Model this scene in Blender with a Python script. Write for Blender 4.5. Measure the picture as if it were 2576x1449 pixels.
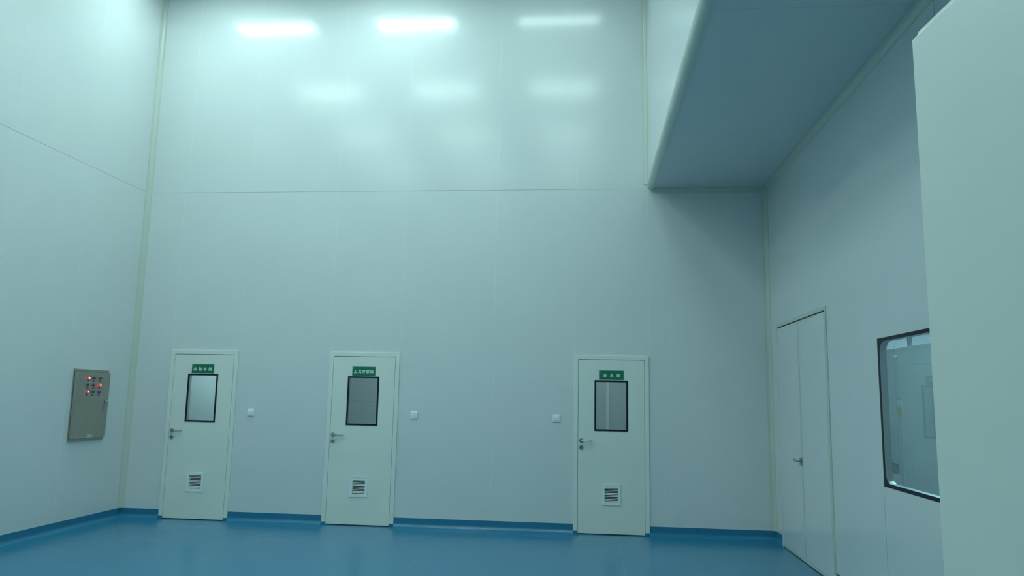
import bpy, bmesh, math, random
from mathutils import Vector, Matrix
random.seed(4)
for o in list(bpy.data.objects): bpy.data.objects.remove(o)
C = bpy.context.scene.collection

# ------------------------------------------------------------------ camera, world, exposure
F_PX, YAW, PITCH, ROLL, CAM_H = 1906.66, -0.1007, 0.1440, 0.0191, 1.5732
cy, sy, cp, sp = math.cos(YAW), math.sin(YAW), math.cos(PITCH), math.sin(PITCH)
fwd = Vector((sy*cp, cy*cp, sp)); rt = Vector((cy, -sy, 0)); up = rt.cross(fwd)
rt2 = rt*math.cos(ROLL) + up*math.sin(ROLL); up2 = -rt*math.sin(ROLL) + up*math.cos(ROLL)
cam = bpy.data.objects.new('camera', bpy.data.cameras.new('camera'))
C.objects.link(cam)
cam.matrix_world = Matrix(((rt2.x, up2.x, -fwd.x, 0), (rt2.y, up2.y, -fwd.y, 0), (rt2.z, up2.z, -fwd.z, CAM_H), (0, 0, 0, 1)))
cam.data.sensor_width = 36.0; cam.data.lens = F_PX/2576*36.0
cam.data.clip_start = 0.02; cam.data.clip_end = 100
bpy.context.scene.camera = cam
w = bpy.data.worlds.new('world'); bpy.context.scene.world = w; w.use_nodes = True
w.node_tree.nodes['Background'].inputs[0].default_value = (0.30, 0.42, 0.45, 1)
w.node_tree.nodes['Background'].inputs[1].default_value = 0.02
vs = bpy.context.scene.view_settings
vs.view_transform = 'Standard'; vs.look = 'None'; vs.gamma = 1.0; vs.use_curve_mapping = False
vs.exposure = 0.0
LAMP_COL = (0.73, 1.0, 0.98)
LAMP_L = 25.0          # radiance of the lit diffusers
LAMP_NEAR = 32.0       # the two lit ones of the first row
LAMP_DIM = 20.0         # the failing one by the bulkhead
STORE_L = (20.0, 14.0, 16.5)

# ------------------------------------------------------------------ room dimensions (metres)
D = 9.315              # face of the back wall
XL, XR = -5.852, 2.177 # left wall, right wall
YF = -0.35             # front wall, behind the camera
ZS = 4.19              # underside of the bulkhead and the panel joint
XB = 0.738             # left face of the bulkhead
ZC = 7.1               # ceiling
SK = 0.112             # top of the vinyl skirting

# ------------------------------------------------------------------ materials
def mat(name, col, rough=0.4, metal=0.0, spec=0.5, noise=0.0, nscale=8.0, bump=0.0, bscale=30.0, emit=None, es=0.0, coat=0.0):
    m = bpy.data.materials.new(name); m.use_nodes = True
    nt = m.node_tree; b = nt.nodes['Principled BSDF']
    b.inputs['Base Color'].default_value = (*col, 1); b.inputs['Roughness'].default_value = rough
    b.inputs['Metallic'].default_value = metal; b.inputs['Specular IOR Level'].default_value = spec
    b.inputs['Coat Weight'].default_value = coat; b.inputs['Coat Roughness'].default_value = 0.36
    tc = nt.nodes.new('ShaderNodeTexCoord')
    if noise:
        n = nt.nodes.new('ShaderNodeTexNoise'); n.inputs['Scale'].default_value = nscale; n.inputs['Detail'].default_value = 5
        r = nt.nodes.new('ShaderNodeValToRGB')
        r.color_ramp.elements[0].position = 0.3; r.color_ramp.elements[1].position = 0.7
        r.color_ramp.elements[0].color = (*[c*(1-noise) for c in col], 1)
        r.color_ramp.elements[1].color = (*[min(1, c*(1+noise)) for c in col], 1)
        nt.links.new(tc.outputs['Object'], n.inputs['Vector']); nt.links.new(n.outputs['Fac'], r.inputs['Fac'])
        nt.links.new(r.outputs['Color'], b.inputs['Base Color'])
    if bump:
        n2 = nt.nodes.new('ShaderNodeTexNoise'); n2.inputs['Scale'].default_value = bscale; n2.inputs['Detail'].default_value = 2
        bp = nt.nodes.new('ShaderNodeBump'); bp.inputs['Strength'].default_value = 1.0; bp.inputs['Distance'].default_value = bump
        nt.links.new(tc.outputs['Object'], n2.inputs['Vector']); nt.links.new(n2.outputs['Fac'], bp.inputs['Height'])
        nt.links.new(bp.outputs['Normal'], b.inputs['Normal'])
    if emit:
        b.inputs['Emission Color'].default_value = (*emit, 1); b.inputs['Emission Strength'].default_value = es
    return m

M_PANEL = mat('wall_panel_enamel', (0.66, 0.715, 0.715), 0.18, noise=0.012, nscale=1.2, bump=0.0016, bscale=0.7, coat=0.30)
M_CEIL = mat('ceiling_panel_enamel', (0.66, 0.71, 0.71), 0.35, noise=0.01, nscale=1.0)
M_JOINT = mat('sealant_white', (0.74, 0.80, 0.80), 0.30)
M_FAINT = mat('panel_joint_faint', (0.46, 0.50, 0.50), 0.6)
M_GAP = mat('panel_gap_grey', (0.30, 0.34, 0.35), 0.7)
M_CREAM = mat('trim_cream_profile', (0.545, 0.612, 0.54), 0.30, noise=0.01)
M_DOOR = mat('door_cream_enamel', (0.735, 0.795, 0.735), 0.30, noise=0.012, nscale=2.0)
M_GASKET_SHADE = mat('black_rubber_gasket_and_vent_shade', (0.02, 0.028, 0.032), 0.5)
M_BLACK = mat('window_black_border', (0.008, 0.012, 0.020), 0.45, spec=0.25)
M_STEEL = mat('satin_steel', (0.46, 0.48, 0.47), 0.30, metal=1.0)
M_ALU = mat('aluminium_spacer', (0.62, 0.66, 0.66), 0.38, metal=1.0)
M_CAB = mat('brushed_stainless_cabinet', (0.40, 0.385, 0.34), 0.36, metal=0.75, noise=0.05, nscale=14.0)
M_WHITE = mat('white_plastic', (0.90, 0.93, 0.93), 0.3)
M_VENT = mat('white_vent_plastic', (0.78, 0.84, 0.84), 0.4)
M_GREEN = mat('sign_green_acrylic', (0.0, 0.165, 0.085), 0.35)
M_GREEN2 = mat('sign_green_edge', (0.01, 0.22, 0.12), 0.35)
M_LETTER = mat('sign_lettering_white', (0.74, 0.90, 0.85), 0.45)
M_MARK = mat('sign_mark_pale', (0.16, 0.42, 0.32), 0.45)
M_RED = mat('indicator_red_lens', (0.30, 0.025, 0.045), 0.25)
M_REDLIT = mat('indicator_red_lit', (0.9, 0.08, 0.03), 0.3, emit=(1.0, 0.035, 0.02), es=2.2)
M_REDCORE = mat('indicator_core_lit', (1, 0.3, 0.1), 0.3, emit=(1.0, 0.20, 0.07), es=5.0)
M_COLLAR = mat('indicator_collar', (0.10, 0.09, 0.08), 0.4)
M_BLUE = mat('label_blue', (0.015, 0.03, 0.28), 0.4)
M_PLATE = mat('nameplate_pale', (0.42, 0.48, 0.38), 0.4)
M_PAPER = mat('paper_notice_white', (0.70, 0.84, 0.82), 0.6)
M_PAPERG = mat('paper_notice_green', (0.20, 0.62, 0.48), 0.6)
M_PAPERY = mat('yellowish_paper', (0.50, 0.58, 0.34), 0.6)
M_YEL = mat('yellow_tag', (0.70, 0.62, 0.12), 0.5)
M_GRILL = mat('return_grille_grey', (0.16, 0.20, 0.21), 0.5)
M_HOUS = mat('lamp_housing_white', (0.8, 0.82, 0.82), 0.4)

def lamp_mat(name, s):
    m = bpy.data.materials.new(name); m.use_nodes = True; nt = m.node_tree; nt.nodes.clear()
    e = nt.nodes.new('ShaderNodeEmission'); o = nt.nodes.new('ShaderNodeOutputMaterial')
    e.inputs[0].default_value = (*LAMP_COL, 1); e.inputs[1].default_value = s
    nt.links.new(e.outputs[0], o.inputs[0]); return m
M_LAMP = lamp_mat('lamp_diffuser_lit', LAMP_L)
M_LAMPNEAR = lamp_mat('lamp_diffuser_bright', LAMP_NEAR)
M_LAMPDIM = lamp_mat('lamp_diffuser_dim', LAMP_DIM)
M_STORE = [lamp_mat('storeroom_diffuser', s) for s in STORE_L]
M_NEXT = lamp_mat('next_room_diffuser', 60.0)
M_NEXTDIM = lamp_mat('passage_diffuser', 25.0)

def glass_mat(name, tint=(0.89, 0.955, 0.985), ior=1.5, rough=0.02):
    m = bpy.data.materials.new(name); m.use_nodes = True; nt = m.node_tree; nt.nodes.clear()
    t = nt.nodes.new('ShaderNodeBsdfTransparent'); t.inputs[0].default_value = (*tint, 1)
    g = nt.nodes.new('ShaderNodeBsdfGlossy'); g.inputs['Roughness'].default_value = rough
    lw = nt.nodes.new('ShaderNodeLayerWeight'); lw.inputs[0].default_value = 0.5
    pw = nt.nodes.new('ShaderNodeMath'); pw.operation = 'POWER'; pw.inputs[1].default_value = 5.0
    f = nt.nodes.new('ShaderNodeMath'); f.operation = 'MULTIPLY_ADD'; f.inputs[1].default_value = 0.96; f.inputs[2].default_value = 0.04
    nt.links.new(lw.outputs['Facing'], pw.inputs[0]); nt.links.new(pw.outputs[0], f.inputs[0])
    mx = nt.nodes.new('ShaderNodeMixShader'); o = nt.nodes.new('ShaderNodeOutputMaterial')
    nt.links.new(f.outputs[0], mx.inputs[0]); nt.links.new(t.outputs[0], mx.inputs[1])
    nt.links.new(g.outputs[0], mx.inputs[2]); nt.links.new(mx.outputs[0], o.inputs[0]); return m
M_GLASS = glass_mat('clear_glass')

def floor_mat():
    m = bpy.data.materials.new('blue_vinyl_floor'); m.use_nodes = True; nt = m.node_tree
    b = nt.nodes['Principled BSDF']; tc = nt.nodes.new('ShaderNodeTexCoord')
    n = nt.nodes.new('ShaderNodeTexNoise'); n.inputs['Scale'].default_value = 120; n.inputs['Detail'].default_value = 3
    r = nt.nodes.new('ShaderNodeValToRGB'); e = r.color_ramp.elements
    e[0].position = 0.32; e[0].color = (0.018, 0.176, 0.312, 1); e[1].position = 0.70; e[1].color = (0.025, 0.202, 0.350, 1)
    n2 = nt.nodes.new('ShaderNodeTexNoise'); n2.inputs['Scale'].default_value = 1.3; n2.inputs['Detail'].default_value = 4
    mr = nt.nodes.new('ShaderNodeMapRange'); mr.inputs[1].default_value = 0.3; mr.inputs[2].default_value = 0.7
    mr.inputs[3].default_value = 0.20; mr.inputs[4].default_value = 0.27
    sx = nt.nodes.new('ShaderNodeSeparateXYZ')
    # weld lines every 2.0 m of sheet width
    a = nt.nodes.new('ShaderNodeMath'); a.operation = 'ADD'; a.inputs[1].default_value = 7.65
    k = nt.nodes.new('ShaderNodeMath'); k.operation = 'MODULO'; k.inputs[1].default_value = 2.0
    l = nt.nodes.new('ShaderNodeMath'); l.operation = 'LESS_THAN'; l.inputs[1].default_value = 0.005
    mx = nt.nodes.new('ShaderNodeMix'); mx.data_type = 'RGBA'
    f = nt.nodes.new('ShaderNodeMath'); f.operation = 'MULTIPLY'; f.inputs[1].default_value = 0.20
    gt = nt.nodes.new('ShaderNodeMath'); gt.operation = 'GREATER_THAN'; gt.inputs[1].default_value = -5.0
    m2 = nt.nodes.new('ShaderNodeMath'); m2.operation = 'MULTIPLY'
    L = nt.links.new
    L(tc.outputs['Object'], n.inputs['Vector']); L(n.outputs['Fac'], r.inputs['Fac'])
    L(tc.outputs['Object'], n2.inputs['Vector']); L(n2.outputs['Fac'], mr.inputs[0]); L(mr.outputs[0], b.inputs['Roughness'])
    L(tc.outputs['Object'], sx.inputs[0]); L(sx.outputs[0], a.inputs[0]); L(a.outputs[0], k.inputs[0]); L(k.outputs[0], l.inputs[0])
    L(sx.outputs[0], gt.inputs[0]); L(gt.outputs[0], m2.inputs[0]); L(l.outputs[0], m2.inputs[1]); L(m2.outputs[0], f.inputs[0]); L(f.outputs[0], mx.inputs[0]); L(r.outputs['Color'], mx.inputs[6])
    mx.inputs[7].default_value = (0.16, 0.36, 0.46, 1); L(mx.outputs[2], b.inputs['Base Color'])
    b.inputs['Specular IOR Level'].default_value = 0.5
    return m
M_FLOOR = floor_mat()

# ------------------------------------------------------------------ mesh helpers
class MB:
    def __init__(s): s.bm = bmesh.new(); s.mats = []
    def mi(s, m):
        if m not in s.mats: s.mats.append(m)
        return s.mats.index(m)
    def add(s, other, m, M=None):
        i = s.mi(m); vm = {}
        for v in other.verts: vm[v] = s.bm.verts.new(M @ v.co if M else v.co)
        for f in other.faces:
            nf = s.bm.faces.new([vm[v] for v in f.verts]); nf.material_index = i; nf.smooth = f.smooth
        other.free()
    def box(s, x0, x1, y0, y1, z0, z1, m, bev=0.0, seg=2, M=None):
        b = bmesh.new(); bmesh.ops.create_cube(b, size=1)
        for v in b.verts: v.co = Vector(((x0+x1)/2+v.co.x*(x1-x0), (y0+y1)/2+v.co.y*(y1-y0), (z0+z1)/2+v.co.z*(z1-z0)))
        if bev: bmesh.ops.bevel(b, geom=list(b.edges), offset=bev, segments=seg, profile=0.5, affect='EDGES')
        s.add(b, m, M)
    def cyl(s, p, q, r, m, r2=None, seg=24, bev=0.0, M=None):
        p, q = Vector(p), Vector(q); d = q-p; b = bmesh.new()
        bmesh.ops.create_cone(b, cap_ends=True, segments=seg, radius1=r, radius2=r if r2 is None else r2, depth=d.length)
        if bev:
            ed = [e for e in b.edges if abs(e.verts[0].co.z-e.verts[1].co.z) < 1e-6]
            bmesh.ops.bevel(b, geom=ed, offset=bev, segments=2, profile=0.5, affect='EDGES')
        for f in b.faces: f.smooth = len(f.verts) == 4
        R = d.to_track_quat('Z', 'Y').to_matrix().to_4x4(); R.translation = (p+q)/2
        bmesh.ops.transform(b, matrix=R, verts=b.verts); s.add(b, m, M)
    def tube(s, pts, r, m, seg=14, M=None):
        pts = [Vector(p) for p in pts]; b = bmesh.new(); rings = []
        ref = Vector((0, 0, 1))
        for i, p in enumerate(pts):
            t = (pts[min(i+1, len(pts)-1)]-pts[max(i-1, 0)]).normalized()
            a = t.cross(ref); a = a.normalized() if a.length > 1e-4 else Vector((1, 0, 0)); c = a.cross(t)
            rings.append([b.verts.new(p+a*math.cos(k*math.tau/seg)*r+c*math.sin(k*math.tau/seg)*r) for k in range(seg)])
        for A, B in zip(rings, rings[1:]):
            for k in range(seg):
                f = b.faces.new((A[k], A[(k+1) % seg], B[(k+1) % seg], B[k])); f.smooth = True
        b.faces.new(rings[0][::-1]); b.faces.new(rings[-1]); s.add(b, m, M)
    def sweep(s, prof, A, B, m, smooth=False, M=None):
        """prof: closed list of 3D offsets; solid between A and B"""
        A, B = Vector(A), Vector(B); b = bmesh.new()
        ra = [b.verts.new(A+Vector(p)) for p in prof]; rb = [b.verts.new(B+Vector(p)) for p in prof]
        n = len(prof)
        for k in range(n):
            f = b.faces.new((ra[k], ra[(k+1) % n], rb[(k+1) % n], rb[k])); f.smooth = smooth and 1 <= k < n-2
        b.faces.new(ra[::-1]); b.faces.new(rb); bmesh.ops.recalc_face_normals(b, faces=b.faces); s.add(b, m, M)
    def plate(s, axis, u0, u1, z0, z1, t0, t1, holes, m, M=None):
        """wall plate in the (u, z) plane with rectangular holes; axis 'y': u = x, thickness along y; 'x': u = y; 'z': u = x, z = y"""
        us = sorted({u0, u1, *[h[0] for h in holes], *[h[1] for h in holes]}); us = [u for u in us if u0 <= u <= u1]
        zs = sorted({z0, z1, *[h[2] for h in holes], *[h[3] for h in holes]}); zs = [z for z in zs if z0 <= z <= z1]
        def P(u, z, t): return {'y': (u, t, z), 'x': (t, u, z), 'z': (u, z, t)}[axis]
        full = {}
        for i in range(len(us)-1):
            for j in range(len(zs)-1):
                cu, cz = (us[i]+us[i+1])/2, (zs[j]+zs[j+1])/2
                full[i, j] = not any(h[0] < cu < h[1] and h[2] < cz < h[3] for h in holes)
        b = bmesh.new(); vc = {}
        def V(u, z, t):
            k = (round(u, 5), round(z, 5), round(t, 5))
            if k not in vc: vc[k] = b.verts.new(P(u, z, t))
            return vc[k]
        for (i, j), ok in full.items():
            if not ok: continue
            a, c, e, g = us[i], us[i+1], zs[j], zs[j+1]
            b.faces.new((V(a, e, t0), V(c, e, t0), V(c, g, t0), V(a, g, t0)))
            b.faces.new((V(a, e, t1), V(a, g, t1), V(c, g, t1), V(c, e, t1)))
            for di, dj, p, q in ((-1, 0, (a, e), (a, g)), (1, 0, (c, e), (c, g)), (0, -1, (a, e), (c, e)), (0, 1, (a, g), (c, g))):
                if not full.get((i+di, j+dj), False):
                    b.faces.new((V(*p, t0), V(*q, t0), V(*q, t1), V(*p, t1)))
        bmesh.ops.recalc_face_normals(b, faces=b.faces); s.add(b, m, M)
    def build(s, name, parent=None, loc=None):
        
        for e in s.bm.edges:
            if len(e.link_faces) == 2 and e.calc_face_angle(0) > 0.55: e.smooth = False
        me = bpy.data.meshes.new(name); s.bm.to_mesh(me); s.bm.free()
        for m in s.mats: me.materials.append(m)
        o = bpy.data.objects.new(name, me); C.objects.link(o)
        if parent is not None: o.parent = parent
        if loc: o.location = loc
        return o

def tag(o, label=None, cat=None, group=None, kind=None):
    if label: o['label'] = label
    if cat: o['category'] = cat
    if group: o['group'] = group
    if kind: o['kind'] = kind
    return o
def empty(name, loc=(0, 0, 0)):
    o = bpy.data.objects.new(name, None); C.objects.link(o); o.location = loc; o.empty_display_size = 0.1; return o
def kids(o): return [c for c in bpy.data.objects if c.parent == o]
def copy_tree(o, parent=None):
    c = o.copy(); C.objects.link(c); c.parent = parent
    for ch in kids(o): copy_tree(ch, c)
    return c
def struct(mb, name, label, cat): return tag(mb.build(name), label, cat, kind='structure')

def arc(cx, cz, r, a0, a1, n=8):
    return [(cx+r*math.cos(math.radians(a0+(a1-a0)*i/n)), cz+r*math.sin(math.radians(a0+(a1-a0)*i/n))) for i in range(n+1)]

# ------------------------------------------------------------------ floor, ceilings
b = MB(); b.box(XL-0.3, 5.6, -2.4, 12.2, -0.1, 0, M_FLOOR); struct(b, 'floor', 'glossy blue vinyl floor with pale weld lines', 'floor')
b = MB(); b.box(XL-0.05, XB+0.05, YF-0.05, D+0.05, ZC, ZC+0.08, M_CEIL); struct(b, 'ceiling', 'high white panel ceiling over the tall part of the room', 'ceiling')
b = MB(); b.box(XB+0.055, XR+0.0, YF, D, ZS, ZS+0.06, M_CEIL)
for y in (8.56, 7.34, 6.12, 4.90, 3.68, 2.46, 1.24): b.box(XB+0.06, XR, y, y+0.002, ZS-0.0005, ZS+0.001, M_FAINT)
struct(b, 'ceiling_lowered', 'shaded underside of the bulkhead on the right with thin panel joints', 'ceiling')
b = MB(); b.box(XB, XB+0.05, YF, D, ZS+0.055, ZC, M_PANEL)
struct(b, 'wall_bulkhead', 'pale vertical face of the bulkhead above the lowered ceiling', 'wall')

# ------------------------------------------------------------------ walls
DOORS = [-5.330, -3.230, -0.163]       # left edge of each 0.9 m door frame on the back wall
FW, FH, LH = 0.9, 2.105, 2.052
holes = [(x+0.012, x+FW-0.012, -1, FH-0.012) for x in DOORS]
b = MB(); b.plate('y', XL-0.05, XR+0.05, 0, ZC, D, D+0.05, holes, M_PANEL)
def vseam(x, z0, z1, w=0.003, m=M_JOINT): b.box(x-w/2, x+w/2, D-0.0012, D+0.001, z0, z1, m)
for x in (-5.295, -4.410, -3.229, -2.322, -1.143, -0.148): vseam(x, ZS+0.004, ZC)
for x, z0 in ((-5.33, FH), (-4.43, FH), (-3.23, FH), (-2.33, FH), (-1.152, SK), (-0.163, FH), (0.739, FH), (0.995, SK)):
    vseam(x, z0, ZS-0.06 if x > 0.7 else ZS-0.004)
b.box(XL+0.05, XB-0.06, D-0.001, D+0.001, ZS-0.0015, ZS+0.0015, M_GAP)
struct(b, 'wall_back', 'tall pale panel wall with three narrow doors', 'wall')

b = MB(); b.plate('x', YF-0.05, D+0.05, 0, ZC, XL-0.05, XL, [], M_PANEL)
for y in (8.10, 6.93, 5.76, 4.59, 3.42, 2.25, 1.08): b.box(XL-0.001, XL+0.0012, y-0.002, y+0.002, SK, ZC, M_JOINT)
b.box(XL-0.001, XL+0.001, YF, D-0.05, ZS-0.0015, ZS+0.0015, M_GAP)
struct(b, 'wall_left', 'tall pale panel wall on the left holding the control cabinet', 'wall')

RD0, RD1, RDH = 7.160, 8.998, 2.470     # double door in the right wall
WN0, WN1, WNZ0, WNZ1 = 4.760, 5.962, 0.982, 2.067
b = MB(); b.plate('x', YF-0.05, D+0.05, 0, ZS+0.06, XR, XR+0.055, [(RD0+0.012, RD1-0.012, -1, RDH-0.012), (WN0+0.004, WN1-0.004, WNZ0+0.004, WNZ1-0.004)], M_PANEL)
for y, z0, z1 in ((5.98, SK, WNZ0), (4.74, SK, ZS-0.06), (3.55, SK, ZS-0.06), (2.37, SK, ZS-0.06)): b.box(XR-0.001, XR+0.001, y-0.001, y+0.001, z0, z1, M_GAP)
struct(b, 'wall_right', 'pale panel wall under the bulkhead with a double door and a window', 'wall')

b = MB(); b.plate('y', XL-0.05, XR+0.05, 0, ZC, YF-0.06, YF, [(-1.0, 0.76, -1, 2.29)], M_PANEL)
struct(b, 'wall_front', 'pale panel wall behind the camera with the entrance opening', 'wall')
# passage behind the entrance
b = MB(); b.box(-2.2, -2.15, -2.3, YF-0.06, 0, 2.7, M_PANEL); b.box(2.1, 2.15, -2.3, YF-0.06, 0, 2.7, M_PANEL)
b.box(-2.2, 2.15, -2.35, -2.3, 0, 2.7, M_PANEL); b.box(-2.2, 2.15, -2.35, YF-0.06, 2.7, 2.75, M_CEIL)
struct(b, 'wall_passage', 'pale panels of the passage outside the entrance', 'wall')

# storerooms behind the three doors
RX = [(-5.90, -4.02), (-4.00, -1.62), (-1.60, 1.60)]; YB = D+0.05
YE = [10.9, 11.3, 11.3]
for i, (x0, x1) in enumerate(RX):
    b = MB(); y1 = YE[i]
    b.box(x0, x0+0.01, YB, y1, 0, 2.6, M_PANEL); b.box(x1-0.01, x1, YB, y1, 0, 2.6, M_PANEL)
    b.box(x0, x1, y1, y1+0.03, 0, 2.6, M_PANEL); b.box(x0, x1, YB, y1+0.03, 2.6, 2.63, M_CEIL)
    if i == 1: b.box(x0, x1, y1-0.001, y1+0.001, 1.480, 1.483, M_GAP)
    if i == 2:
        b.box(0.275, 0.325, y1-0.02, y1, 0, 2.6, M_WHITE, bev=0.008)
    struct(b, 'wall_storeroom', ['pale walls of the store room seen through the leftmost door window',
                                 'grey shaded walls of the tool room seen through the middle door window',
                                 'pale walls with a vertical strip seen through the third door window'][i], 'wall')

# room beyond the right wall window
XP = 3.60
b = MB(); b.box(XP, XP+0.05, 4.5, 12.0, 0, 2.235, M_PANEL, bev=0.004)
b.box(XP-0.001, XP+0.001, 4.5, 12.0, 2.198, 2.202, M_GAP); b.box(XP+0.01, XP+0.045, 8.955, 9.0, 2.23, 3.4, M_STEEL)
for y in (10.15, 11.3): b.box(XP-0.001, XP+0.001, y-0.002, y+0.002, 0, 2.2, M_GAP)
struct(b, 'wall_partition', 'grey shaded partition seen through the window on the right', 'wall')
b = MB(); b.box(5.5, 5.55, 2.4, 12.1, 0, 3.4, M_PANEL); b.box(XR+0.055, 5.55, 12.05, 12.1, 0, 3.4, M_PANEL)
b.box(XR+0.055, 5.55, 2.4, 2.45, 0, 3.4, M_PANEL); b.box(XR+0.055, 5.55, 2.4, 12.1, 3.4, 3.45, M_CEIL)
struct(b, 'wall_beyond', 'bright far walls above the partition behind the window', 'wall')

# ------------------------------------------------------------------ cove trims (cream profiles)
R = 0.058
def cove(name, A, Bp, u, v, label, r=R, m=M_CREAM):
    """concave quarter cove along A-B; u, v: unit vectors pointing away from the corner along both surfaces"""
    u, v = Vector(u), Vector(v)
    pr = [(0, 0)] + [(r, 0), (r, 0.003)] + [(x, z) for x, z in arc(r, r, r-0.003, 270, 180, 14)][1:] + [(0, r)]
    mb = MB(); mb.sweep([u*a+v*c for a, c in pr], A, Bp, m)
    return struct(mb, name, label, 'trim')
cove('trim_1', (XL, D, SK), (XL, D, ZC), (1, 0, 0), (0, -1, 0), 'cream cove strip up the left back corner')
cove('trim_2', (XB, D, ZS+0.055), (XB, D, ZC), (-1, 0, 0), (0, -1, 0), 'cream cove strip where the bulkhead meets the back wall')
cove('trim_3', (XR, D, SK), (XR, D, ZS), (-1, 0, 0), (0, -1, 0), 'cream cove strip in the right back corner')
cove('trim_4', (XB+0.05, D, ZS), (XR, D, ZS), (0, -1, 0), (0, 0, -1), 'dark looking cove strip under the bulkhead along the back wall')
cove('trim_5', (XR, YF, ZS), (XR, D, ZS), (-1, 0, 0), (0, 0, -1), 'long cove strip between lowered ceiling and right wall', r=0.062)
cove('trim_6', (XL, D, ZC), (XB, D, ZC), (0, -1, 0), (0, 0, -1), 'cove strip between ceiling and back wall')
cove('trim_7', (XL, YF, ZC), (XL, D, ZC), (1, 0, 0), (0, 0, -1), 'cove strip between ceiling and left wall')
cove('trim_8', (XB, YF, ZC), (XB, D, ZC), (-1, 0, 0), (0, 0, -1), 'cove strip between ceiling and bulkhead')
# rounded outer edge of the bulkhead
r = 0.075
pr = [(r, r), (0.0, r)] + arc(r, r, r+0.002, 180, 270, 18) + [(r, 0)]
mb = MB(); mb.sweep([Vector((a, 0, c)) for a, c in pr], (XB-0.002, YF, ZS-0.008), (XB-0.002, D, ZS-0.008), M_CREAM)
b2 = bmesh.new(); bmesh.ops.create_uvsphere(b2, u_segments=20, v_segments=12, radius=0.068)
bmesh.ops.transform(b2, matrix=Matrix.Translation((XB+0.058, D-0.008, ZS+0.045)), verts=b2.verts)
for f in b2.faces: f.smooth = True
bmesh.ops.bisect_plane(b2, geom=b2.verts[:]+b2.edges[:]+b2.faces[:], plane_co=(0, D, 0), plane_no=(0, 1, 0), clear_outer=True)
mb.add(b2, M_CREAM)
struct(mb, 'trim_9', 'rounded cream edge profile along the lower left edge of the bulkhead', 'trim')

# ------------------------------------------------------------------ vinyl skirting with cove
def skirting(name, A, Bp, n, label):
    n = Vector(n); z = Vector((0, 0, 1)); r = 0.048; t = 0.003
    pr = [(0, 0), (r+t+0.012, 0), (r+t, 0.0015)] + [(x, c) for x, c in arc(r+t, r+t, r, 270, 180, 14)][1:] + [(t, SK), (0, SK)]
    mb = MB(); mb.sweep([n*a+z*c for a, c in pr], A, Bp, M_FLOOR)
    return struct(mb, name, label, 'baseboard')
skirting('baseboard_left', (XL, YF, 0), (XL, D, 0), (1, 0, 0), 'blue vinyl cove skirting along the left wall')
segs = [(XL, DOORS[0], 'blue cove skirting between left corner and the leftmost door'),
        (DOORS[0]+FW, DOORS[1], 'blue cove skirting between the two left doors'),
        (DOORS[1]+FW, DOORS[2], 'long blue cove skirting under two light switches'),
        (DOORS[2]+FW, XR, 'blue cove skirting under the bulkhead on the back wall')]
for x0, x1, lb in segs: skirting('baseboard_back', (x0, D, 0), (x1, D, 0), (0, -1, 0), lb)
skirting('baseboard_right', (XR, RD1, 0), (XR, D, 0), (-1, 0, 0), 'short blue cove skirting between corner and double door')
skirting('baseboard_right', (XR, YF, 0), (XR, RD0, 0), (-1, 0, 0), 'blue cove skirting below the window on the right wall')

# ------------------------------------------------------------------ lettering
# strokes on a 100 x 100 grid, as in the squared heavy lettering of the plates: lists of points, closed by repeating the first
GLYPH = {
 '内': [[(12, 4), (12, 78), (88, 78), (88, 6), (76, 6)], [(50, 98), (50, 60), (26, 22)], [(50, 60), (74, 26)]],
 '包': [[(26, 98), (8, 66)], [(22, 84), (90, 84), (90, 38), (78, 38)], [(20, 62), (66, 62), (66, 38), (20, 38)], [(20, 62), (20, 6), (92, 6), (92, 22)]],
 '材': [[(4, 74), (48, 74)], [(26, 98), (26, 2)], [(26, 66), (4, 30)], [(26, 60), (46, 42)], [(52, 74), (98, 74)], [(80, 98), (80, 4), (66, 4)], [(78, 70), (52, 26)]],
 '间': [[(10, 76), (10, 2)], [(14, 98), (24, 86)], [(34, 92), (90, 92), (90, 4), (78, 4)], [(32, 70), (68, 70), (68, 20), (32, 20), (32, 70)], [(32, 45), (68, 45)]],
 '工': [[(10, 90), (90, 90)], [(50, 90), (50, 8)], [(4, 8), (96, 8)]],
 '具': [[(22, 30), (22, 96), (78, 96), (78, 30)], [(22, 74), (78, 74)], [(22, 53), (78, 53)], [(4, 30), (96, 30)], [(34, 24), (10, 2)], [(66, 24), (90, 2)]],
 '存': [[(4, 84), (96, 84)], [(44, 98), (30, 66), (6, 40)], [(24, 56), (24, 2)], [(40, 62), (86, 62), (66, 46)], [(66, 46), (66, 4), (54, 4)], [(36, 32), (96, 32)]],
 '放': [[(26, 98), (26, 84)], [(2, 80), (50, 80)], [(20, 80), (18, 36), (4, 4)], [(20, 54), (44, 54), (42, 6), (32, 6)], [(66, 98), (52, 62)], [(60, 80), (98, 80)], [(88, 80), (74, 34), (50, 4)], [(60, 56), (76, 24), (98, 4)]],
 '洁': [[(8, 94), (20, 84)], [(4, 66), (16, 56)], [(8, 6), (22, 34)], [(32, 82), (96, 82)], [(64, 98), (64, 58)], [(38, 58), (90, 58)], [(38, 42), (88, 42), (88, 6), (38, 6), (38, 42)]],
}
def glyph(mb, ch, cx_, y_, cz_, size, m, wd=12.5):
    k = size/100
    q_ = 0.0
    for n_, st in enumerate(GLYPH[ch]):
        for (x0_, z0_), (x1_, z1_) in zip(st, st[1:]):
            q_ -= 0.00007
            d = Vector((x1_-x0_, 0, z1_-z0_)); L_ = d.length; a = math.atan2(d.z, d.x)
            M = Matrix.Translation((cx_+((x0_+x1_)/2-50)*k, y_, cz_+((z0_+z1_)/2-50)*k)) @ Matrix.Rotation(-a, 4, 'Y')
            mb.box(-(L_+wd*0.8)/2*k, (L_+wd*0.8)/2*k, -0.0004+q_, 0.0006, -wd/2*k, wd/2*k, m, M=M)

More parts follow.
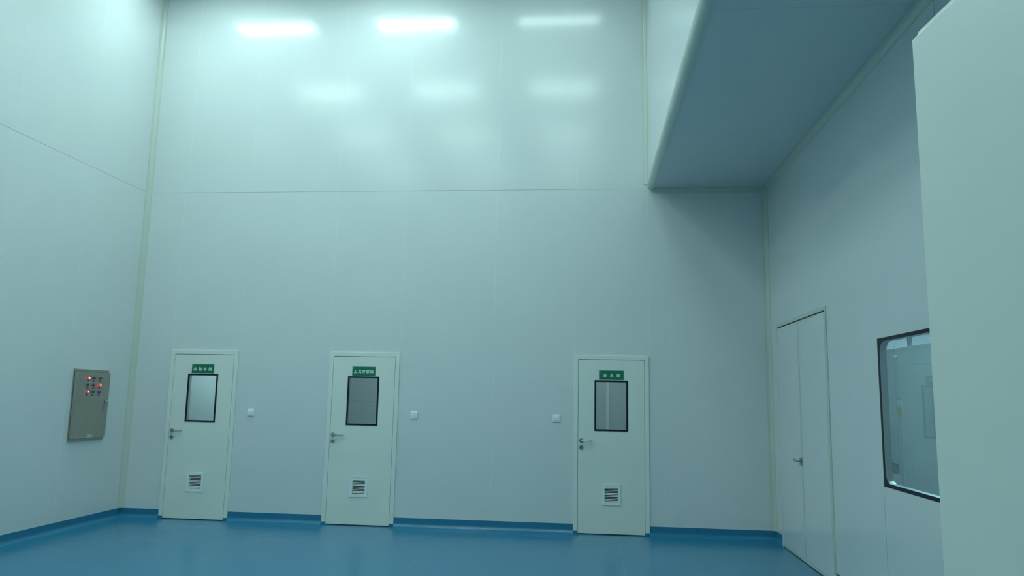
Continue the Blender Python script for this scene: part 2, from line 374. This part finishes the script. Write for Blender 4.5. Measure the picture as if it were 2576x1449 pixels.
# ------------------------------------------------------------------ the three narrow doors
def make_door(i, x0, glyphs, gx, label):
    """x0 frame left edge; local origin at (x0, D, 0)"""
    root = empty('door_%d' % (i+1), (x0, D, 0)); tag(root, label, 'door', kind='structure')
    P = -0.014
    b = MB()                                        # frame: two jambs and head
    b.box(0, 0.052, P, 0.05, 0.036, FH, M_DOOR, bev=0.002); b.box(FW-0.052, FW, P, 0.05, 0.036, FH, M_DOOR, bev=0.002)
    b.box(0.050, FW-0.050, P, 0.05, FH-0.052, FH, M_DOOR, bev=0.002)
    b.box(0.012, 0.062, 0.012, 0.05, 0.0, FH-0.05, M_GASKET_SHADE); b.box(FW-0.062, FW-0.012, 0.012, 0.05, 0.0, FH-0.05, M_GASKET_SHADE)
    b.box(0.05, FW-0.05, 0.012, 0.05, FH-0.066, FH-0.05, M_GASKET_SHADE)
    # vinyl turned up under the jambs
    b.box(0.0, 0.052, -0.012, 0.05, 0, 0.036, M_FLOOR); b.box(FW-0.052, FW, -0.012, 0.05, 0, 0.036, M_FLOOR)
    b.build('door_frame', root)
    lx0, lx1 = 0.0555, FW-0.0555; cx = FW/2
    wx0, wx1, wz0, wz1 = cx-0.2005, cx+0.2005, 1.2, 1.805
    vx0, vx1, vz0, vz1 = cx-0.081, cx+0.081, 0.374, 0.541
    b = MB(); T0, T1 = -0.012, 0.033
    b.plate('y', lx0, lx1, 0.012, LH-0.004, T0, T1, [(wx0+0.018, wx1-0.018, wz0+0.018, wz1-0.018), (vx0, vx1, vz0, vz1)], M_DOOR)
    b.build('door_leaf', root)
    b = MB(); b.box(lx0-0.002, lx1+0.002, T0+0.002, T1, 0.002, 0.012, M_GASKET_SHADE)
    b.build('bottom_seal', root)
    # glazing
    b = MB(); b.plate('y', wx0, wx1, wz0, wz1, T0-0.004, T0, [(wx0+0.021, wx1-0.021, wz0+0.021, wz1-0.021)], M_BLACK)
    b.plate('y', wx0, wx1, wz0, wz1, T1, T1+0.004, [(wx0+0.021, wx1-0.021, wz0+0.021, wz1-0.021)], M_BLACK)
    b.plate('y', wx0+0.019, wx1-0.019, wz0+0.019, wz1-0.019, T0+0.001, T1-0.001, [(wx0+0.0225, wx1-0.0225, wz0+0.0225, wz1-0.0225)], M_ALU)
    wf = b.build('window_frame', root)
    b = MB(); b.box(wx0+0.019, wx1-0.019, T0-0.0015, T0-0.0005, wz0+0.019, wz1-0.019, M_GLASS)
    b.build('window_pane', wf)
    b = MB()
    for sx in (-1, 1): b.cyl((cx+sx*0.155, T0-0.003, wz0+0.048), (cx+sx*0.155, T0-0.0016, wz0+0.048), 0.0035, M_STEEL, seg=10)
    b.build('screw_cap', wf)
    # handle
    hx, hz = 0.094, 1.085
    b = MB(); b.cyl((hx, T0-0.009, hz), (hx, T0, hz), 0.0265, M_STEEL, seg=32, bev=0.002)
    ros = b.build('handle_rosette', root)
    pts = [(hx, T0-0.005, hz), (hx, T0-0.035, hz)] + [(hx+0.014-0.014*math.cos(a), T0-0.035-0.014*math.sin(a), hz) for a in (0.4, 0.8, 1.2, 1.57)] \
        + [(hx+0.06, T0-0.050, hz)] + [(hx+0.112+0.012*math.sin(a), T0-0.038-0.012*math.cos(a), hz) for a in (0, 0.5, 1.0, 1.4)] + [(hx+0.1245, T0-0.018, hz)]
    b = MB(); b.tube(pts, 0.0088, M_STEEL); b.build('lever_handle', root)
    b = MB(); b.cyl((hx-0.001, T0-0.008, hz-0.081), (hx-0.001, T0, hz-0.081), 0.0265, M_STEEL, seg=32, bev=0.002)
    b.cyl((hx-0.001, T0-0.0095, hz-0.077), (hx-0.001, T0-0.0075, hz-0.077), 0.009, M_COLLAR, seg=20)
    b.box(hx-0.004, hx+0.002, T0-0.0090, T0-0.0075, hz-0.096, hz-0.08, M_COLLAR)
    b.build('lock_escutcheon', root)
    # louvred vent
    b = MB(); ox0, ox1, oz0, oz1 = cx-0.111, cx+0.111, 0.339, 0.574
    b.plate('y', ox0, ox1, oz0, oz1, T0-0.008, T0, [(vx0, vx1, vz0, vz1)], M_VENT)
    b.box(ox0-0.002, ox1+0.002, T0-0.010, T0, oz1-0.003, oz1+0.002, M_VENT, bev=0.001)
    b.plate('y', vx0, vx1, vz0, vz1, T0-0.008, T1, [(vx0+0.002, vx1-0.002, vz0+0.002, vz1-0.002)], M_VENT)
    b.box(vx0, vx1, T1+0.0005, T1+0.002, vz0, vz1, M_GASKET_SHADE)  # black sheet added in place of the shade behind the slats
    vent = b.build('vent_frame', root)
    b = MB(); n = 9
    for k in range(n):
        z = vz0+0.006+(k+0.5)*(vz1-vz0-0.010)/n
        Mx = Matrix.Translation((cx, T0+0.006, z)) @ Matrix.Rotation(math.radians(35), 4, 'X')
        b.box(-(vx1-vx0)/2+0.002, (vx1-vx0)/2-0.002, -0.0052, 0.0052, -0.0011, 0.0011, M_VENT, M=Mx)
    b.build('louvre_slats', vent)
    # sign plate
    sz0, sz1 = 1.812, 1.925; sx0, sx1 = gx, gx+0.296
    b = MB(); b.box(sx0, sx1, T0-0.004, T0, sz0, sz1, M_GREEN2, bev=0.001)
    b.box(sx0+0.005, sx1-0.005, T0-0.0045, T0-0.003, sz0+0.005, sz1-0.005, M_GREEN)
    sign = b.build('door_sign', root)
    for g, px in glyphs:
        b = MB(); glyph(b, g, sx0+px, T0-0.0052, sz0+0.053, 0.042, M_LETTER)
        b.build('sign_character', sign)
    b = MB()                                        # small pale mark in the upper left corner
    for (a, c, e, f) in ((0.016, 0.101, 0.021, 0.106), (0.021, 0.106, 0.027, 0.095), (0.027, 0.095, 0.019, 0.088), (0.018, 0.084, 0.024, 0.087)):
        b.tube([(sx0+a, T0-0.005, sz0+c-0.002), (sx0+e, T0-0.005, sz0+f-0.002)], 0.0016, M_MARK, seg=6)
    b.build('corner_mark', sign)
    return root
make_door(0, DOORS[0], [('内', 0.045), ('包', 0.112), ('材', 0.178), ('间', 0.246)], 0.294,
          'leftmost narrow cream door, green sign with four characters over its window')
make_door(1, DOORS[1], [('工', 0.043), ('具', 0.096), ('存', 0.148), ('放', 0.199), ('间', 0.250)], 0.301,
          'middle narrow cream door, green sign with five characters over its window')
make_door(2, DOORS[2], [('洁', 0.070), ('具', 0.153), ('间', 0.233)], 0.303,
          'cream door nearest the bulkhead, green sign with three characters')

# ------------------------------------------------------------------ double door in the right wall
root = empty('door_4', (XR, RD0, 0)); tag(root, 'tall double door with pale panels and thin cream edges in the right wall', 'double door', kind='structure')
W2 = RD1-RD0; P = -0.010
b = MB()
b.box(P, 0.05, 0, 0.040, 0.0, RDH, M_CREAM, bev=0.002); b.box(P, 0.05, W2-0.040, W2, 0.0, RDH, M_PANEL, bev=0.002)
b.box(P, 0.05, 0.038, W2-0.038, RDH-0.040, RDH, M_CREAM, bev=0.002)
b.box(P+0.006, 0.05, 0.03, W2-0.03, RDH-0.062, RDH-0.0385, M_GASKET_SHADE)
b.build('door_frame', root)
ym = 8.112-RD0-0.027
def leaf(y0, y1, nm):
    b = MB(); t0 = P+0.002
    b.box(t0, 0.035, y0+0.002, y1-0.002, 0.008, RDH-0.053, M_CREAM, bev=0.0015)
    o = b.build('door_leaf', root)
    return o
for (y0, y1, py0, py1) in ((ym+0.002, W2-0.042, ym+0.031, W2-0.058), (0.042, ym-0.001, 0.056, ym-0.030)):
    o = leaf(y0, y1, '')
    b = MB(); b.box(P, 0.0, py0, py1, 0.040, RDH-0.064, M_PANEL, bev=0.001); b.build('leaf_panel', o)
    b = MB(); b.box(P+0.004, 0.03, y0+0.002, y1-0.002, 0.001, 0.008, M_GASKET_SHADE); b.build('bottom_seal', o)
hy, hz = ym+0.040, 0.995
b = MB(); b.box(P-0.010, P, hy-0.024, hy+0.024, hz-0.042, hz+0.034, M_STEEL, bev=0.004); b.build('handle_plate', root)
pts = [(P-0.006, hy, hz), (P-0.034, hy, hz), (P-0.044, hy+0.006, hz), (P-0.050, hy+0.016, hz), (P-0.050, hy+0.06, hz), (P-0.048, hy+0.105, hz+0.001), (P-0.040, hy+0.118, hz+0.003)]
b = MB(); b.tube(pts, 0.010, M_STEEL); b.build('lever_handle', root)

# ------------------------------------------------------------------ window in the right wall
root = empty('window_1', (XR, WN0, WNZ0)); tag(root, 'square black bordered window with rounded inner corners in the right wall', 'window', kind='structure')
WW, WH = WN1-WN0, WNZ1-WNZ0
def rr_pts(y0, y1, z0, z1, r, n=14):
    out = []
    for (cy_, cz_, a0) in ((y1-r, z0+r, 270), (y1-r, z1-r, 0), (y0+r, z1-r, 90), (y0+r, z0+r, 180)):
        out += arc(cy_, cz_, r, a0, a0+90, n)
    return out
def ring(b, outer, inner, x0, x1, m, smooth_inner=False):
    bm_ = bmesh.new()
    n = len(outer); vs_ = [[bm_.verts.new((x, p[0], p[1])) for p in L] for x in (x0, x1) for L in (outer, inner)]
    o0, i0, o1, i1 = vs_
    for k in range(n):
        j = (k+1) % n
        for q in ((o0[k], o0[j], i0[j], i0[k]), (o1[k], i1[k], i1[j], o1[j]), (i0[k], i0[j], i1[j], i1[k]), (o0[k], o1[k], o1[j], o0[j])):
            if len({tuple(round(c, 5) for c in v.co) for v in q}) == 4:
                f = bm_.faces.new(q); f.smooth = smooth_inner and q[0] is i0[k]
    bmesh.ops.recalc_face_normals(bm_, faces=bm_.faces); b.add(bm_, m)
inn = rr_pts(0.028, WW-0.028, 0.026, WH-0.026, 0.085)
b = MB(); b.plate('x', 0, WW, 0, WH, -0.003, 0.002, [(0.028, WW-0.028, 0.026, WH-0.026)], M_BLACK)
for c, k0 in (((WW-0.028, 0.026), 0), ((WW-0.028, WH-0.026), 15), ((0.028, WH-0.026), 30), ((0.028, 0.026), 45)):
    b.sweep([(0, c[0], c[1])]+[(0, p[0], p[1]) for p in inn[k0:k0+15]], (-0.0028, 0, 0), (0.002, 0, 0), M_BLACK, smooth=False)
wf = b.build('window_frame', root)
b = MB(); inn2 = rr_pts(0.026, WW-0.026, 0.024, WH-0.024, 0.087); ring(b, inn2, inn, 0.002, 0.050, M_ALU); b.build('spacer', root)
b = MB(); b.box(-0.0022, -0.0012, 0.02, WW-0.02, 0.02, WH-0.02, M_GLASS); b.build('window_pane', root)
b = MB(); b.box(0.0505, 0.0515, 0.01, WW-0.01, 0.01, WH-0.01, M_GLASS); b.build('window_pane', root)

# things on the partition beyond the window
def yz(px_y, z): return px_y, z
b = MB(); b.box(XP-0.004, XP, 9.215, 9.335, 1.567, 1.640, M_PAPER); b.box(XP-0.005, XP, 9.215, 9.335, 1.632, 1.657, M_PAPERG)
tag(b.build('notice'), 'small green topped white notice behind the window glass', 'notice')
b = MB(); b.box(XP-0.012, XP, 9.220, 9.330, 1.497, 1.547, M_YEL, bev=0.004); b.box(XP-0.010, XP, 9.245, 9.35, 1.452, 1.500, M_PAPERY, bev=0.003)
tag(b.build('yellow_tag'), 'yellow tag hanging below the notice behind the window glass', 'tag')
b = MB(); b.cyl((XP-0.04, 9.282, 2.133), (XP, 9.282, 2.133), 0.024, M_WHITE, bev=0.01)
tag(b.build('call_button'), 'small round white device high on the partition behind the window glass', 'device')
b = MB(); b.plate('x', 9.40, 9.66, 0.785, 0.90, XP-0.01, XP, [(9.415, 9.645, 0.80, 0.885)], M_GRILL)
for k in range(5): b.box(XP-0.008, XP-0.001, 9.41, 9.65, 0.803+k*0.018, 0.813+k*0.018, M_GRILL)
tag(b.build('return_grille'), 'small dark grille low on the partition behind the window glass', 'grille')

# ------------------------------------------------------------------ large open door leaf near the camera
ang = math.atan2(0.058, 1.0); LW, LHT = 1.66, 2.25
root = empty('door_5', (0.600, 1.402, 0)); root.rotation_euler = (0, 0, -ang*-1)
root.rotation_euler = (0, 0, ang)
tag(root, 'large cream door leaf standing open at the right edge, near the camera', 'door leaf', kind='structure')
b = MB(); b.box(0, 0.042, -LW, 0, 0.010, LHT, M_DOOR, bev=0.004, seg=3); o = b.build('door_leaf', root)
b = MB(); b.box(0.0045, 0.018, -LW+0.01, -0.014, 0.03, LHT+0.0075, M_DOOR, bev=0.002, seg=2); b.build('rebate_lip', o)
b = MB(); b.box(0.004, 0.038, -LW, -0.002, 0.001, 0.010, M_GASKET_SHADE); b.build('bottom_seal', o)
for z in (0.25, 1.15, 2.05):
    b = MB(); b.cyl((0.03, -LW-0.010, z-0.06), (0.03, -LW-0.010, z+0.06), 0.011, M_STEEL); b.build('hinge', root)

# ------------------------------------------------------------------ light switches
def make_switch(x, z, label):
    root = empty('light_switch', (x, D, z)); tag(root, label, 'light switch', 'white light switches on the back wall')
    b = MB(); b.box(-0.043, 0.043, -0.012, 0, -0.043, 0.043, M_WHITE, bev=0.0035, seg=3); b.build('face_plate', root)
    b = MB(); Mx = Matrix.Rotation(math.radians(5), 4, 'X'); b.box(-0.028, 0.028, -0.0180, -0.008, -0.024, 0.027, M_WHITE, bev=0.002, M=Mx)
    b.build('rocker', root)
    b = MB(); b.cyl((0, -0.0200, 0.020), (0, -0.016, 0.020), 0.0022, M_GRILL, seg=10); b.build('indicator_dot', root)
    return root
make_switch(-4.220, 1.331, 'white square light switch right of the leftmost door')
make_switch(-2.123, 1.341, 'white square light switch right of the middle door')
make_switch(-0.372, 1.340, 'white square light switch left of the door nearest the bulkhead')

# ------------------------------------------------------------------ control cabinet on the left wall
root = empty('control_cabinet', (XL, 8.190, 0.985)); tag(root, 'stainless steel control cabinet with nine red indicator lamps on the left wall', 'cabinet')
CW, CH = 0.635, 0.827
b = MB(); b.plate('x', 0, CW, 0, CH, 0, 0.012, [(0.03, CW-0.03, 0.04, CH-0.04)], M_CAB)
b.plate('x', 0.02, CW-0.02, 0.028, CH-0.026, 0.010, 0.016, [(0.05, CW-0.05, 0.06, CH-0.06)], M_GASKET_SHADE)
b.build('cabinet_frame', root)
b = MB(); b.box(0.014, 0.045, 0.004, CW-0.014, 0.031, CH-0.030, M_CAB, bev=0.003, seg=2); dr = b.build('cabinet_door', root)
b = MB(); b.box(0.045, 0.0462, 0.28, 0.37, 0.035, 0.075, M_PLATE); b.build('nameplate', dr)
X0 = 0.045
for i, z in enumerate((0.727, 0.647, 0.566)):
    for j, y in enumerate((0.203, 0.307, 0.422)):
        lit = (i, j) in ((0, 0), (1, 2), (2, 0))
        b = MB(); b.cyl((X0, y, z), (X0+0.006, y, z), 0.0155, M_COLLAR, bev=0.001)
        b.cyl((X0+0.006, y, z), (X0+0.020, y, z), 0.0135, M_REDLIT if lit else M_RED, bev=0.004)
        if lit: b.cyl((X0+0.0195, y, z), (X0+0.0215, y, z), 0.009, M_REDCORE, bev=0.0008)
        o = b.build('indicator_lamp', root)
        if lit: o['label'] = 'glowing red indicator lamp'
        b = MB(); b.box(X0, X0+0.0018, y-0.024, y+0.024, z-0.043, z-0.026, M_BLUE)
        b.box(X0+0.0016, X0+0.0022, y-0.023, y-0.011, z-0.0375, z-0.0335, M_PAPER); b.box(X0+0.0016, X0+0.0022, y+0.011, y+0.023, z-0.0375, z-0.0335, M_PAPER)
        b.build('label_plate', root)
b = MB(); b.box(X0, X0+0.006, 0.553, 0.585, 0.355, 0.475, M_STEEL, bev=0.002); b.cyl((X0+0.004, 0.569, 0.452), (X0+0.026, 0.569, 0.452), 0.012, M_STEEL, bev=0.002)
b.box(X0+0.020, X0+0.030, 0.559, 0.579, 0.365, 0.462, M_STEEL, bev=0.004)
b.build('latch_handle', root)

# ------------------------------------------------------------------ ceiling lamps (1.2 x 0.3 m flat panels)
def make_lamp(x, y, z, m, label, w=1.18, d=0.30, group='flat ceiling lamps in a grid'):
    root = empty('ceiling_lamp', (x, y, z)); tag(root, label, 'ceiling lamp', group)
    b = MB(); b.plate('z', -w/2-0.02, w/2+0.02, -d/2-0.02, d/2+0.02, -0.045, 0.0, [(-w/2, w/2, -d/2, d/2)], M_HOUS); b.build('housing', root)
    b = MB(); b.box(-w/2, w/2, -d/2, d/2, -0.040, -0.030, m); b.build('diffuser', root)
    return root
cols = ((-4.72, 'left'), (-2.56, 'middle'), (-0.44, 'right'))
rows = ((8.20, 'first row from the back wall'), (5.75, 'second row from the back wall'), (3.35, 'third row from the back wall'), (0.95, 'fourth row, above the camera'))
for y, rn in rows:
    for x, cn in cols:
        dim = (cn == 'right' and y > 8)
        make_lamp(x, y, ZC, M_LAMPDIM if dim else (M_LAMPNEAR if y > 8 else M_LAMP), ('dim' if dim else 'lit') + ' flat lamp on the high ceiling, %s column, %s' % (cn, rn), d=0.16 if dim else 0.30)
for i, (x0, x1) in enumerate(RX):
    make_lamp((x0+x1)/2+(-0.35 if i == 0 else 0), 10.15, 2.6, M_STORE[i], 'small flat lamp in the room behind the %s door' % ('leftmost', 'middle', 'third')[i], 0.6, 0.3, 'small room lamps')
make_lamp(4.55, 9.0, 3.4, M_NEXT, 'flat lamp beyond the partition behind the window', 1.2, 0.6, 'next room lamps')
make_lamp(2.9, 7.0, 3.4, M_NEXTDIM, 'flat lamp between window and partition', 0.9, 0.3, 'next room lamps')
